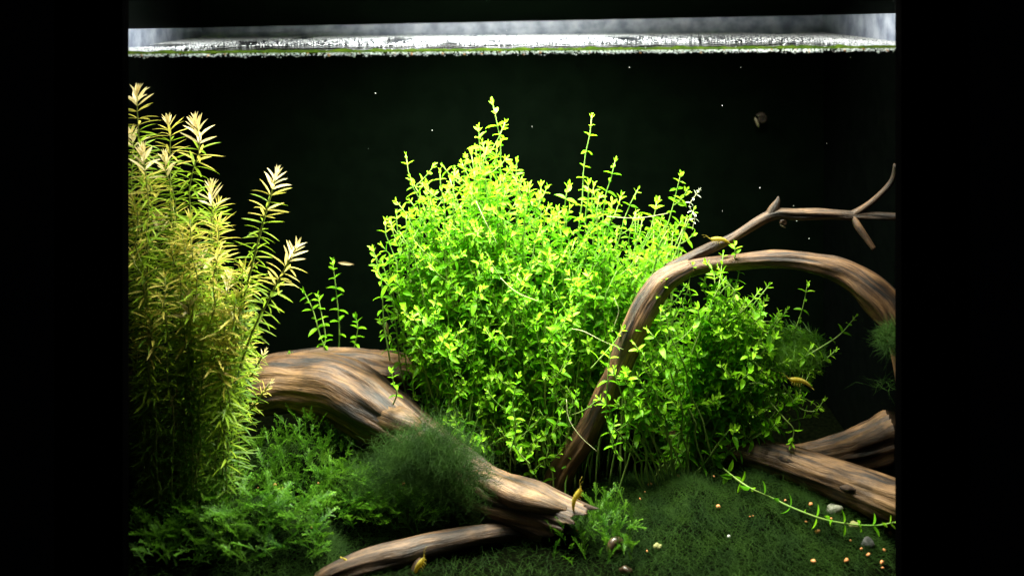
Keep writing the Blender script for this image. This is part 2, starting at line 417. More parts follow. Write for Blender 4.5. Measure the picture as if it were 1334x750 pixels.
t = thing('driftwood_branch', 'tall leaning driftwood trunk arching right into a curved branch with twigs', 'driftwood', PX(740, 630, .185))
wood('trunk', t, [(716, 656, .165, 19), (735, 610, .155, 16), (764, 565, .145, 15), (794, 505, .138, 14), (818, 450, .134, 15), (838, 405, .132, 16), (864, 368, .135, 15), (900, 347, .140, 10)], M['wood'], 40, 130,
     ridge=.18, seed=21, lump=.17)
wood('limb', t, [(868, 364, .140, 11), (905, 348, .142, 10), (950, 342, .143, 9.5), (1000, 338, .135, 11), (1050, 341, .125, 12), (1095, 353, .115, 15), (1130, 374, .105, 19),
                 (1158, 403, .098, 22), (1176, 440, .09, 19), (1186, 500, .085, 18), (1192, 560, .085, 20)], M['wood'], 40, 160, ridge=.18, seed=31, lump=.15)
br = wood('branch', t, [(872, 352, .158, 9), (905, 333, .155, 7.5), (950, 311, .15, 5.5), (1003, 281, .145, 7), (1040, 279, .14, 7), (1085, 279, .135, 6.5), (1125, 281, .13, 5), (1185, 283, .12, 4)], M['wood_dark'], 24, 110,
     ridge=.2, seed=41, lump=.32)
wood('stub', t, [(1004, 281, .146, 8), (1009, 270, .144, 6), (1013, 262, .143, 3.5), (1014, 256, .143, 1)], M['wood_dark'], 10, 10, ridge=.1, seed=3)
wood('twig', t, [(1104, 283, .134, 6), (1125, 271, .13, 4.5), (1146, 254, .126, 3.8), (1162, 235, .122, 3.5), (1167, 214, .118, 3)], M['wood_dark'], 10, 24, ridge=.1, seed=4, lump=.1)
wood('twig', t, [(1110, 280, .132, 4), (1119, 296, .124, 5), (1130, 312, .118, 4), (1139, 325, .114, 3)], M['wood'], 10, 18, ridge=.12, seed=5, lump=.1)

t = thing('driftwood_log', 'smooth tan driftwood log forked in two beside the right glass', 'driftwood', PX(1060, 610, .14))
wood('limb', t, [(880, 570, .20, 14), (930, 577, .16, 17), (985, 590, .14, 18), (1045, 609, .12, 21), (1105, 631, .105, 25), (1150, 649, .09, 28), (1200, 671, .08, 30)], M['wood_pale'], 56, 140,
     ridge=.10, rfreq=6, seed=51, lump=.07)
wood('limb', t, [(960, 598, .225, 6), (1010, 596, .215, 13), (1060, 594, .205, 17), (1110, 586, .19, 24), (1150, 575, .175, 31), (1195, 558, .16, 36)], M['wood'], 56, 110,
     ridge=.16, rfreq=6, seed=61, lump=.08)
o = wood('knot_hole', t, [(1006, 593, .122, 1.5), (1018, 597, .118, 5), (1032, 602, .113, 4), (1044, 606, .111, 1)], M['wood_core'], 10, 12, ridge=.1, seed=7)
o = wood('knot_hole', t, [(1094, 634, .09, 1.5), (1104, 636, .087, 5), (1116, 638, .085, 1)], M['wood_core'], 10, 12, ridge=.1, seed=9)

# ------------------------------------------------------------------ leaves
def leaf_mesh(width, droop, cup, n=4, tipw=1.0, seed=0):
    V = [(0, 0, 0)]; Fc = []
    for i in range(1, n + 1):
        s = i / (n + 1)
        w = width * .5 * (math.sin(math.pi * s ** .85) ** .75)
        z = -droop * s * s
        V += [(s, -w, z + cup * w), (s, 0, z), (s, w, z + cup * w)]
    V.append((1, 0, -droop)); e = len(V) - 1
    Fc += [(0, 1, 2), (0, 2, 3)]
    for i in range(n - 1):
        a = 1 + 3 * i; Fc += [(a, a + 3, a + 4, a + 1), (a + 1, a + 4, a + 5, a + 2)]
    a = 1 + 3 * (n - 1); Fc += [(a, e, a + 1), (a + 1, e, a + 2)]
    return V, Fc
LEAF_G = [leaf_mesh(.38, .26, .5), leaf_mesh(.42, .46, .3), leaf_mesh(.36, .10, .6), leaf_mesh(.42, -.06, .5)]
LEAF_R = [leaf_mesh(.115, .16, .5, 3), leaf_mesh(.10, .30, .4, 3), leaf_mesh(.125, .04, .5, 3)]
LEAF_T = [leaf_mesh(.19, -.04, .8, 3), leaf_mesh(.20, .16, .7, 3)]
DATA = {}
def leaf_data(kind, tpl, k, mat):
    key = (kind, k, mat)
    if key not in DATA:
        me = bpy.data.meshes.new('leaf'); me.from_pydata([tuple(v) for v in tpl[k][0]], [], tpl[k][1])
        me.materials.append(M[mat]); me.polygons.foreach_set('use_smooth', [True] * len(me.polygons)); DATA[key] = me
    return DATA[key]
def leaf_obj(me, Mx, parent, name='leaf'):
    o = bpy.data.objects.new(name, me); o.matrix_world = Mx
    C.objects.link(o); o.parent = parent
    o.matrix_parent_inverse = Matrix.Translation(-ORG[parent.name]); o.matrix_basis = Mx
    return o

def bez(B, Cc, T, n):
    return [B * (1 - u) ** 2 + Cc * 2 * u * (1 - u) + T * u * u for u in [i / (n - 1) for i in range(n)]]
def at_len(path, cum, s):
    i = 0
    while i < len(cum) - 2 and cum[i + 1] < s: i += 1
    u = (s - cum[i]) / max(1e-9, cum[i + 1] - cum[i])
    return path[i].lerp(path[i + 1], min(1, max(0, u))), (path[i + 1] - path[i]).normalized()
def frame(T, up_angle, azim):
    """leaf direction: azimuth about the stem T, lifted up_angle from perpendicular; returns 3x3"""
    ref = Vector((0, 1, 0)) if abs(T.y) < .8 else Vector((1, 0, 0))
    a = (ref - T * ref.dot(T)).normalized(); b = T.cross(a)
    out = a * math.cos(azim) + b * math.sin(azim)
    d = (out * math.cos(up_angle) + T * math.sin(up_angle)).normalized()
    nrm = (T * math.cos(up_angle) - out * math.sin(up_angle)).normalized()
    yv = nrm.cross(d)
    return Matrix((d, yv, nrm)).transposed()

def shoot_leaves(path, spacing=.0115, length=.0105, bare=.35, rnd=random, lean=1.0, mats=('leaf_young', 'leaf', 'leaf_old')):
    """opposite, crossed leaf pairs from the tip down. returns list of (matrix, template index, material)"""
    cum = [0]
    for i in range(1, len(path)): cum.append(cum[-1] + (path[i] - path[i - 1]).length)
    L = cum[-1]; s = L - .0005; k = 0; out = []; az0 = rnd.uniform(0, 6.28)
    while s > L * bare and s > .004:
        p, T = at_len(path, cum, s)
        age = k
        ln = length * min(1.0, .48 + .17 * age) * rnd.uniform(.78, 1.18)
        up = math.radians(max(8, 62 - 15 * age) + rnd.uniform(-14, 14))
        for h in (0, 1):
            if age > 3 and rnd.random() < .07: continue
            az = az0 + k * math.pi / 2 + h * math.pi + rnd.uniform(-.3, .3)
            R = frame(T, up + rnd.uniform(-.15, .15), az) @ Matrix.Rotation(rnd.uniform(-.45, .45), 3, 'X')
            mat = mats[0] if age <= 1 or (age == 2 and rnd.random() < .5) else (mats[1] if age < 9 or rnd.random() < .4 else mats[2])
            tp = rnd.choice((2, 3)) if age <= 1 else rnd.choice((0, 0, 1, 2))
            out.append((Matrix.Translation(p) @ (R * (ln)).to_4x4(), tp, mat, ln))
        s -= spacing * min(1.0, .28 + .24 * k) * rnd.uniform(.8, 1.2); k += 1
    # to_4x4 keeps w=1
    return out

def stem_mesh(name, path, r0, r1, mat, parent, twigs=()):
    n = len(path); V, Fc, UV = tube(path, [r0 + (r1 - r0) * i / (n - 1) for i in range(n)], 5)
    for q in twigs:
        v2, f2, _ = tube(q, [r1] * len(q), 4); k = len(V); V = V + v2; Fc = Fc + [tuple(a + k for a in f) for f in f2]
    return mesh_obj(name, V, Fc, mat, parent, path[0])

def in_poly(x, y, poly):
    c = False; j = len(poly) - 1
    for i in range(len(poly)):
        xi, yi = poly[i]; xj, yj = poly[j]
        if (yi > y) != (yj > y) and x < (xj - xi) * (y - yi) / (yj - yi) + xi: c = not c
        j = i
    return c

def pick_visible(leaves, cap, cell=3.0):
    """indices of the leaves that show largest: front-most in their picture cell, ranked by apparent area"""
    best = {}
    for i, (si, Mx, tp, mat, ln) in enumerate(leaves):
        c = Mx @ Vector((.5, 0, 0)); px, py = to_px(c)
        if not (170 < px < 1164): continue
        key = (int(px / cell), int(py / cell))
        if key not in best or c.y < best[key][0]: best[key] = (c.y, i)
    sc = []
    for y, i in best.values():
        Mx = leaves[i][1]; nrm = Mx.col[2].xyz.normalized(); c = Mx.translation
        v = (c - CAM).normalized(); sc.append((leaves[i][4] ** 2 * (.25 + abs(nrm.dot(v))) / (1 + y) ** 2, i))
    sc.sort(reverse=True); return {i for _, i in sc[:cap]}

def assemble(root, shoots, tpls, kinds, cap, stem_mat, r=(.0011, .0006), stemname='shoot'):
    """shoots: list of (path, leaves). Stems are parts of root, leaves sub-parts of their stem"""
    flat = [(si, l[0], l[1], l[2], l[3]) for si, sh in enumerate(shoots) for l in sh[1]]
    own = pick_visible(flat, cap) if len(flat) > cap else set(range(len(flat)))
    stems = [stem_mesh(stemname, sh[0], r[0], r[1], stem_mat, root, sh[2] if len(sh) > 2 else ()) for sh in shoots]
    soups = {}
    names = sorted({f[3] for f in flat})
    for i, (si, Mx, tp, mat, ln) in enumerate(flat):
        tpl = tpls[kinds(mat)]
        tp = tp % len(tpl)
        if i in own: leaf_obj(leaf_data(kinds(mat), tpl, tp, mat), Mx, stems[si])
        else:
            soups.setdefault(0, Soup()).add(tpl[tp][0], tpl[tp][1], Mx, names.index(mat))
    if soups:
        o = soups[0].build('foliage', [M[n] for n in names], root, ORG[root.name]); o['kind'] = 'stuff'
    return stems
GT = {'g': LEAF_G}; gk = lambda m: 'g'

def stem_path(B, T, bow, n=14, rnd=random):
    B = Vector(B); T = Vector(T); d = (T - B)
    ctl = B + Vector((d.x * bow[0], d.y * bow[1], d.z * .62)) 
    P = bez(B, ctl, T, n); q = rnd.uniform(0, 50)
    return [p + Vector((noise.noise(Vector((q, i * .35, 0))), noise.noise(Vector((q, i * .35, 9))), 0)) * .0085 * min(1, i / 4) for i, p in enumerate(P)]

# --- main bush
rb = random.Random(5)
def side_twigs(path, rnd, n, spacing, length):
    out = []; ps = []
    for k in range(n):
        i = int(len(path) * rnd.uniform(.45, .88)); p = path[i]; a = rnd.uniform(0, 6.28); L = rnd.uniform(.018, .048)
        d = Vector((math.cos(a), math.sin(a) * .8 - .25, rnd.uniform(.35, 1.1))).normalized()
        q = bez(p, p + d * L * .5, p + d * L * .85 + Vector((0, 0, L * .25)), 7); ps.append(q)
        out += shoot_leaves(q, spacing, length, .12, rnd)
    return ps, out
POLY1 = [(505, 290), (530, 258), (560, 232), (585, 208), (606, 184), (628, 160), (652, 190), (680, 226), (705, 252), (735, 258), (765, 236), (800, 222),
         (826, 258), (862, 282), (900, 270), (905, 300), (880, 345), (850, 400), (838, 470), (812, 540), (770, 560), (735, 585), (690, 590), (640, 578), (585, 572), (556, 530), (540, 470), (524, 400), (502, 340)]
bush = thing('leafy_water_plant', 'dense bright green bush of small-leaved stems filling the middle of the tank', 'water plant', PX(690, 600, .22))
shoots = []
def bush_shoot(px, py, y, base, bare=.3, spacing=.0115, length=.0100, rnd=rb, twigs=4):
    length *= rnd.uniform(.75, 1.4); spacing *= rnd.uniform(.8, 1.25)
    T = PX(px, py, y); gz = ground_z(base[0], base[1])
    B = Vector((base[0], base[1], gz - .004))
    path = stem_path(B, T, (rnd.uniform(.1, .9), .4), 16, rnd)
    ps, lv = side_twigs(path, rnd, twigs, spacing, length)
    return path, shoot_leaves(path, spacing, length, bare, rnd) + lv, ps
HERO1 = [(645, 132, .20), (622, 166, .19), (528, 202, .19), (770, 150, .20), (802, 208, .21), (888, 226, .18), (520, 262, .17), (500, 288, .18), (538, 236, .2), (606, 212, .2),
         (672, 208, .22), (700, 240, .2), (740, 240, .2), (830, 246, .2), (856, 262, .2), (905, 272, .17), (868, 300, .16), (584, 232, .18), (655, 232, .19), (484, 324, .18), (904, 345, .135)]
for px, py, y in HERO1:
    bx = (690 + (px - 690) * .45 + rb.uniform(-20, 20) - 667) * 1.22 / F
    shoots.append(bush_shoot(px, py, y, (bx, y + rb.uniform(-.02, .05)), .35, .0136, .0122, rb, 1))
cnt = 0
while cnt < 275:
    px, py = rb.uniform(495, 910), rb.uniform(165, 600)
    if not in_poly(px, py, POLY1): continue
    if py > 470 and rb.random() < .35: continue
    h = (600 - py) / 400
    y = .125 + .05 * min(1, h) + abs(rb.gauss(0, .045))
    if px > np.interp(py, [345, 366, 405, 450, 505, 565, 610], [890, 866, 838, 818, 796, 766, 735]) - 42: y = max(y, rb.uniform(.205, .29))
    y = min(y, .33)
    bx = (692 + (px - 692) * .72 + rb.uniform(-35, 35) - 667) * (1 + y) / F
    shoots.append(bush_shoot(px, py, y, (bx, min(.34, y + rb.uniform(-.01, .05))), .30)); cnt += 1
assemble(bush, shoots, GT, gk, 300, M['stem'])

# --- loose bush to the right of the trunk
rb2 = random.Random(8)
POLY2 = [(868, 375), (900, 385), (935, 372), (958, 362), (985, 400), (1000, 440), (1040, 455), (1050, 500), (1040, 545), (1000, 560), (940, 560), (895, 590), (850, 600), (815, 590), (822, 520), (838, 450)]
bush2 = thing('leafy_water_plant', 'loose green small-leaved bush below the arching branch, right of the leaning trunk', 'water plant', PX(900, 600, .18))
shoots = []
for px, py, y in [(946, 362, .12), (990, 408, .13), (1000, 372, .16), (898, 372, .13), (912, 400, .12), (1034, 520, .13), (1058, 540, .14), (1020, 470, .13), (1052, 495, .15)]:
    bx = (892 + (px - 905) * .25 + rb2.uniform(-18, 18) - 667) * (1 + y) / F
    shoots.append(bush_shoot(px, py, y, (bx, y + rb2.uniform(.0, .05)), .08, .0125, .0115, rb2, 2))
cnt = 0
while cnt < 82:
    px, py = rb2.uniform(815, 1060), rb2.uniform(360, 600)
    if not in_poly(px, py, POLY2): continue
    y = min(.28, .125 + abs(rb2.gauss(0, .04)))
    if px < 880: y = max(y, rb2.uniform(.205, .25))
    bx = (884 + (px - 905) * .32 + rb2.uniform(-30, 30) - 667) * (1 + y) / F
    shoots.append(bush_shoot(px, py, y, (bx, y + rb2.uniform(-.01, .04)), .15, .012, .0115, rb2, 2)); cnt += 1
for k in range(13):                              # a few stems lean left across the trunk
    py = rb2.uniform(385, 540); px = np.interp(py, [366, 405, 450, 505, 565], [866, 838, 818, 796, 770]) + rb2.uniform(-12, 34); y = rb2.uniform(.105, .118)
    bx = (px + rb2.uniform(30, 70) - 667) * 1.13 / F; by = .13
    shoots.append(bush_shoot(px, py, y, (bx, by), .45, .012, .011, rb2, 1))
for k in range(44):                              # loose stems that arch over and trail to the right
    px = rb2.uniform(955, 1082); py = 395 + (px - 960) * .9 + rb2.uniform(-20, 90); y = rb2.uniform(.115, .19)
    bx = (rb2.uniform(860, 930) - 667) * 1.2 / F; by = y + rb2.uniform(.02, .06)
    B = Vector((bx, by, ground_z(bx, by))); T = PX(px, py, y)
    ctl = PX((px * .6 + 900 * .4), py - rb2.uniform(25, 75), y + .01)
    path = bez(B, ctl, T, 18); ps, lv = side_twigs(path, rb2, 2, .012, .0108)
    shoots.append((path, shoot_leaves(path, .0125, .0122, .35, rb2) + lv, ps))
assemble(bush2, shoots, GT, gk, 300, M['stem'])

# --- single sprigs, each a plant of its own
rs = random.Random(21)
def sprig(label, ctl, length=.010, spacing=.012, bare=.0, group=None, mats=('leaf_young', 'leaf', 'leaf_old'), r=(.0009, .0005), stem='stem'):
    """ctl: list of (px, py, depth) from root to tip"""
    pts = [tuple(PX(*c)) for c in ctl]
    path = [Vector(p) for p in catmull(pts, max(12, len(pts) * 6))]
    t = thing('plant_sprig', label, 'water plant', path[0], group)
    assemble(t, [(path, shoot_leaves(path, spacing, length, bare, rs, mats=mats))], GT, gk, 280, M[stem], r, 'stem')
    return t
D_ = ('leaf', 'leaf', 'leaf_old')
sprig('tall thin green sprig with a dead leaf at its tip, behind the log', [(440, 470, .28), (442, 430, .275), (438, 380, .27), (433, 340, .265)], .0125, .0145, .05, mats=D_)
sprig('bushy green sprig behind the log nearest the golden stems', [(432, 472, .25), (418, 440, .25), (408, 405, .25), (396, 380, .25)], .013, .0095, .0, mats=D_)
sprig('short green sprig behind the log with a forked tip', [(418, 462, .24), (424, 440, .245), (418, 405, .25), (414, 384, .25)], .012, .010, .0, mats=D_)
sprig('low green sprig behind the log, on the bush side', [(458, 470, .25), (462, 450, .25), (466, 428, .25), (463, 412, .25)], .013, .009, .0, mats=D_)
sprig('tiny two-leaved seedling on the log top beside the golden stems', [(384, 474, .225), (381, 466, .225), (378, 461, .225)], .010, .008, .0, mats=D_)
sprig('small leafy sprig growing in front of the log', [(512, 527, .13), (517, 512, .128), (512, 496, .127), (510, 482, .126)], .011, .011, .0, mats=D_)
sprig('long thin trailing sprig hanging beside the left edge of the bush', [(508, 470, .17), (500, 420, .17), (497, 370, .17), (486, 324, .165)], .0105, .0155, .0)
sprig('bare-stemmed sprig bending out of the bush over the log', [(540, 466, .18), (522, 425, .175), (508, 380, .17), (498, 340, .17)], .009, .018, .0)
sprig('upright sprig standing in front of the dark foot of the bush', [(664, 590, .085), (672, 560, .085), (668, 525, .085), (676, 488, .085)], .0105, .0125, .0)
sprig('small sprig low beside the foot of the leaning trunk', [(690, 604, .10), (680, 594, .092), (672, 582, .088), (668, 562, .088)], .009, .010, .1, mats=D_)
sprig('tiny bright sprig sprouting on top of the arching branch', [(957, 336, .135), (958, 328, .133), (957, 318, .132)], .011, .007, .0)
sprig('tall slender sprig rising behind the algae ball under the branch', [(1020, 470, .15), (1036, 430, .148), (1046, 400, .146), (1052, 370, .145)], .0105, .0125, .0)
sprig('long sprig leaning out towards the right glass past the algae ball', [(1040, 470, .13), (1070, 452, .128), (1095, 435, .126), (1115, 412, .125)], .0105, .015, .0)
sprig('drooping sprig hanging in front of the forked log', [(1020, 500, .13), (1040, 530, .128), (1062, 535, .125), (1074, 520, .124)], .0095, .012, .0)
sprig('weeping sprig with hanging roots over the forked log', [(1000, 520, .13), (1022, 545, .12), (1034, 560, .118), (1030, 580, .118)], .0095, .011, .0)
RUN = [(918, 588), (945, 612), (975, 634), (1005, 648), (1035, 662), (1070, 675), (1105, 682), (1140, 684), (1165, 680)]
sprig('creeping runner lying along the floor below the forked log', [(px, py, min(drop(px, py).y - .016, .05 if px > 1080 else .3)) for px, py in RUN], .012, .015, .0, r=(.0010, .0008))
sprig('bright sprig climbing in front of the leaning trunk', [(800, 585, .12), (790, 540, .115), (792, 490, .115), (796, 452, .115)], .0105, .0135, .0)
sprig('small sprig at the foot of the leaning trunk, above the floor', [(812, 600, .1), (800, 585, .095), (798, 566, .095), (802, 545, .095)], .010, .011, .0)
sprig('short sprig sprouting across the upper bend of the leaning trunk', [(850, 420, .13), (856, 400, .126), (862, 384, .125), (866, 366, .125)], .012, .010, .0)
sprig('leafy sprig crossing the middle of the leaning trunk', [(842, 480, .13), (836, 455, .126), (840, 432, .125), (846, 412, .125)], .012, .010, .0)
sprig('small sprig leaning over the trunk from the dense bush', [(770, 480, .13), (786, 462, .126), (800, 446, .125), (812, 428, .125)], .012, .011, .0)
# small pale floating plantlet at the bush edge, leaflets coloured white as if brightly lit
M['pale_leaflet'] = leaf_mat('pale_leaflet', (.62, .68, .50), (.75, .78, .62), .35)
sprig('pale loose plantlet with tiny leaves coloured whitish as if brightly lit at the upper edge of the bush', [(902, 300, .15), (905, 280, .15), (898, 268, .15), (908, 252, .15), (912, 246, .15)], .006, .005, .0, mats=('pale_leaflet',) * 3, r=(.0004, .0003), stem='stem_pale')
# dead leaf caught on the tall sprig
t = thing('dead_leaf', 'brown dead leaf hanging at the tip of the tall thin sprig', 'leaf', PX(440, 342, .262))
leaf_obj(leaf_data('t', LEAF_T, 1, 'dead'), Matrix.Translation(PX(440, 342, .262)) @ (Matrix.Rotation(.1, 3, 'Y') @ Matrix.Rotation(1.2, 3, 'X') * .019).to_4x4(), t, 'blade')
t = thing('dead_leaf', 'brown withered leaf hanging on the trailing sprig beside the bush', 'leaf', PX(503, 418, .165))
leaf_obj(leaf_data('t', LEAF_T, 1, 'dead'), Matrix.Translation(PX(503, 418, .165)) @ (Matrix.Rotation(1.4, 3, 'Y') @ Matrix.Rotation(1.2, 3, 'X') * .015).to_4x4(), t, 'blade')
# pale bare runners lying over the bush
rr = random.Random(4)
for k, ctl in enumerate([[(652, 362, .10), (672, 380, .095), (700, 392, .10)], [(745, 428, .12), (762, 432, .112), (785, 444, .11), (812, 455, .12)], [(800, 425, .115), (806, 405, .112), (800, 388, .115)],
                         [(620, 262, .13), (634, 292, .12), (648, 318, .125)], [(738, 520, .12), (741, 545, .115), (756, 568, .11), (778, 588, .11)], [(790, 282, .14), (830, 284, .135), (870, 278, .14)]]):
    path = [Vector(p) for p in catmull([tuple(PX(*c)) for c in ctl], 16)]
    V, Fc, UV = tube(path, [.00032] * 16, 5)
    o = mesh_obj('bare_runner', V, Fc, M['stem_pale'], bush if k != 2 else bush, path[0])

# ------------------------------------------------------------------ golden fine-leaved stems on the left
rr = random.Random(17)
def rot_leaves(path, rnd, nodes_sp=.0066, length=.0235, bare=.10, tipn=5):
    cum = [0]
    for i in range(1, len(path)): cum.append(cum[-1] + (path[i] - path[i - 1]).length)
    L = cum[-1]; out = []; s = L; k = 0; az = rnd.uniform(0, 6.28)
    while s > L * bare:
        p, T = at_len(path, cum, s); frac = 1 - s / L; dist = L - s
        if k < tipn: ln = length * (.48 + .10 * k); up = 72 - 9 * k; nl = 3; mat = 'r_tip' if tipn > 2 else 'r_gold'
        else:
            ln = length * rnd.uniform(.85, 1.12) * (1 if dist < .2 else .8); up = max(4, 38 - 3.2 * k); nl = 4 if dist < .14 else 3
            mat = 'r_gold' if dist < .05 else ('r_olive' if dist < .13 else 'r_low')
            if mat == 'r_gold' and rnd.random() < .25: mat = 'r_olive'
            if mat == 'r_low' and rnd.random() < .25: continue_flag = True
        for h in range(nl):
            if dist > .22 and rnd.random() < .35: continue
            a = az + k * 1.05 + h * 2 * math.pi / nl + rnd.uniform(-.25, .25)
            R = frame(T, math.radians(up + rnd.uniform(-12, 12)), a) @ Matrix.Rotation(rnd.uniform(-.4, .4), 3, 'X')
            out.append((Matrix.Translation(p) @ (R * ln).to_4x4(), rnd.randrange(3), mat, ln))
        s -= nodes_sp * (.35 + .13 * min(k, 5)) * rnd.uniform(.85, 1.15) if k < 5 else nodes_sp * rnd.uniform(.85, 1.15); k += 1
    return out
RT = {'r': LEAF_R, 't': LEAF_T}; rk = lambda m: 't' if m == 'r_tip' else 'r'
tips = [(180, 122, .07), (256, 160, .09), (219, 160, .12), (190, 196, .055), (221, 205, .10), (172, 176, .10), (198, 240, .09), (242, 300, .085), (276, 245, .13), (230, 320, .07),
        (175, 262, .06), (205, 285, .11), (262, 330, .10), (215, 360, .05), (180, 330, .05), (285, 290, .12), (250, 390, .07), (300, 360, .11), (198, 410, .05), (225, 270, .14), (268, 400, .12), (310, 410, .13)]
clump = thing('fine_leaved_water_plant', 'tall clump of narrow-leaved olive stems with golden tips against the left glass', 'water plant', (-.34, .09, 0))
shoots = []
for px, py, y in tips:
    bxp = 232 + (px - 232) * .75 + rr.uniform(-22, 22); by = y + rr.uniform(-.01, .04)
    bx = max(-.395, (bxp - 667) * (1 + by) / F)
    B = Vector((bx, by, ground_z(bx, by) - .004)); path = stem_path(B, PX(px, py, y), (rr.uniform(.1, .4), .4), 20, rr)
    shoots.append((path, rot_leaves(path, rr, length=rr.uniform(.019, .026), tipn=rr.choice((3, 4, 5, 6)) if py < 215 or rr.random() < .45 else 2)))
for k in range(20):
    px, py, y = rr.uniform(172, 325), rr.uniform(240, 470), rr.uniform(.05, .18)
    if px > 280 and py < 330: py += 110
    bx = max(-.395, (235 + (px - 232) * .7 + rr.uniform(-20, 20) - 667) * (1 + y) / F)
    B = Vector((bx, y, ground_z(bx, y) - .004)); path = stem_path(B, PX(px, py, y), (rr.uniform(.1, .4), .4), 18, rr)
    shoots.append((path, rot_leaves(path, rr, tipn=2)))
assemble(clump, shoots, RT, rk, 300, M['r_stem'], (.0009, .0006), 'stem')
for label, ctl in [('tall golden-tipped stem leaning right out of the narrow-leaved clump', [(262, 560, .10), (295, 470, .09), (322, 370, .08), (340, 300, .078), (360, 228, .075)]),
                   ('shorter golden-tipped stem bending lowest and farthest right from the clump', [(290, 560, .09), (322, 450, .075), (350, 390, .07), (386, 322, .065)]),
                   ('small green-tipped narrow-leaved stem poking out above the log', [(300, 540, .14), (322, 500, .135), (338, 470, .13), (345, 458, .13)]),
                   ('short yellow-tipped narrow-leaved stem lying across the log', [(280, 560, .13), (318, 540, .125), (342, 512, .12), (353, 498, .12)])]:
    path = [Vector(p) for p in catmull([tuple(PX(*c)) for c in ctl], 24)]
    path[0].z = min(path[0].z, .2)
    t = thing('fine_leaved_plant', label, 'water plant', path[0])
    small = 'log' in label
    assemble(t, [(path, rot_leaves(path, rr, .0076, .012 if small else .0235, .15, 3 if small else 5))], RT, rk, 290, M['r_stem'], (.0015, .0009), 'stem')

# ------------------------------------------------------------------ hair algae mats
ra = random.Random(31)
def hair(name, label, sampler, n, length, width, cat='algae', mat='algae'):
    V = np.zeros((n * 8, 3)); Fc = []
    for i in range(n):
        p, nrm = sampler(); L = length * ra.uniform(.5, 1.3)
        t1 = Vector((ra.gauss(0, 1), ra.gauss(0, 1), ra.gauss(0, .6))); t1 = (t1 - nrm * t1.dot(nrm) * .75).normalized()
        d = (t1 + nrm * ra.uniform(-.05, .55)).normalized(); q = p - nrm * .001
        side = d.cross((p - CAM).normalized()).normalized() * width
        for k in range(4):
            u = k / 3; w = side * (1 - u * .75)
            V[i * 8 + 2 * k] = q - w; V[i * 8 + 2 * k + 1] = q + w
            q = q + d * (L / 3); d = (d + Vector((ra.gauss(0, .3), ra.gauss(0, .3), ra.gauss(0, .22))) ).normalized()
        b = i * 8; Fc += [(b, b + 1, b + 3, b + 2), (b + 2, b + 3, b + 5, b + 4), (b + 4, b + 5, b + 7, b + 6)]
    o = mesh_obj(name, V, Fc, M[mat], None, (0, 0, 0)); tag(o, label, cat, kind='stuff'); return o
def mound_sampler(k, inner=1.0):
    cx, cy, rx, ry, h = MW[k]
    def s():
        while True:
            a, b = ra.uniform(-1, 1), ra.uniform(-1, 1)
            if a * a + b * b < inner: break
        x, y = cx + a * rx, max(.003, cy + b * ry); x = max(-WI + .006, min(WI - .006, x)); e = .004
        z = ground_z(x, y); nrm = Vector((ground_z(x - e, y) - ground_z(x + e, y), ground_z(x, y - e) - ground_z(x, y + e), 2 * e)).normalized()
        return Vector((x, y, z)), nrm
    return s
def ball_sampler(c, r, low=-1):
    def s():
        while True:
            v = Vector((ra.gauss(0, 1), ra.gauss(0, 1), ra.gauss(0, 1))).normalized()
            if v.z > low: break
        k = ra.uniform(.35, 1) if r[0] < .05 else ra.uniform(.8, 1)
        k *= 1 + .25 * noise.noise(v * 2.2 + c * 30)
        p = c + Vector((v.x * r[0], v.y * r[1], v.z * r[2])) * k
        return p, Vector((v.x / r[0], v.y / r[1], v.z / r[2])).normalized()
    return s
hair('hair_algae', 'wide low mat of fine dark green algae on the floor strewn with orange pellets', mound_sampler(0, 1.0), 26000, .020, .00014)
hair('hair_algae', 'fuzzy dark green algae mat in the shade under the arched log', mound_sampler(1), 6000, .018, .00022)
hair('hair_algae', 'smooth fuzzy algae mound among the moss in front of the log', mound_sampler(2), 6000, .018, .00020)
hair('hair_algae', 'dark algae patch behind the log below the bush', mound_sampler(3), 5000, .018, .00022)
VP = catmull([tuple(PX(*c)) for c in [(470, 625, .110), (520, 594, .098), (560, 578, .088), (596, 592, .082), (630, 622, .080)]], 40)
def veil():
    u = min(.999, max(0, ra.gauss(.52, .24))); p = Vector(VP[int(u * 39)]); a = ra.uniform(0, 6.28)
    r = (.022 - .012 * abs(u - .5)) * (.35 + 1.0 * ra.random()) * (1 + .8 * noise.noise(Vector((u * 6, math.cos(a) * 1.5, math.sin(a) * 1.5))))
    n = Vector((ra.gauss(0, .5), -abs(math.cos(a)), math.sin(a))).normalized()
    q = p + n * r; q.z -= max(-.004, ra.gauss(.006, .018)); q.x += ra.gauss(0, .008); return q, n
hair('hair_algae', 'soft green algae veil draped over the middle of the log', veil, 14000, .018, .00013)
hair('hair_algae', 'dim fuzzy algae mat on the floor under the draped log', mound_sampler(5), 5000, .02, .0002)
hair('hair_algae', 'green algae ball hanging in the sprigs below the arching branch', ball_sampler(PX(1030, 458, .15), (.036, .03, .024)), 4500, .016, .00018, mat='moss')
hair('hair_algae', 'small dark algae tuft on the branch beside the right glass', ball_sampler(PX(1160, 440, .075), (.014, .014, .018)), 900, .016, .00018)
def carpet():
    x = ra.uniform(-WI + .01, WI - .01); y = .004 + .26 * ra.random() ** 1.3
    return Vector((x, y, ground_z(x, y))), Vector((0, 0, 1))
hair('hair_algae', 'thin dark green algae film spread over the whole tank floor', carpet, 20000, .016, .00014)
hair('hair_algae', 'thin wispy algae threads near the right glass below the branch', ball_sampler(PX(1152, 500, .09), (.024, .012, .004)), 50, .02, .00011)

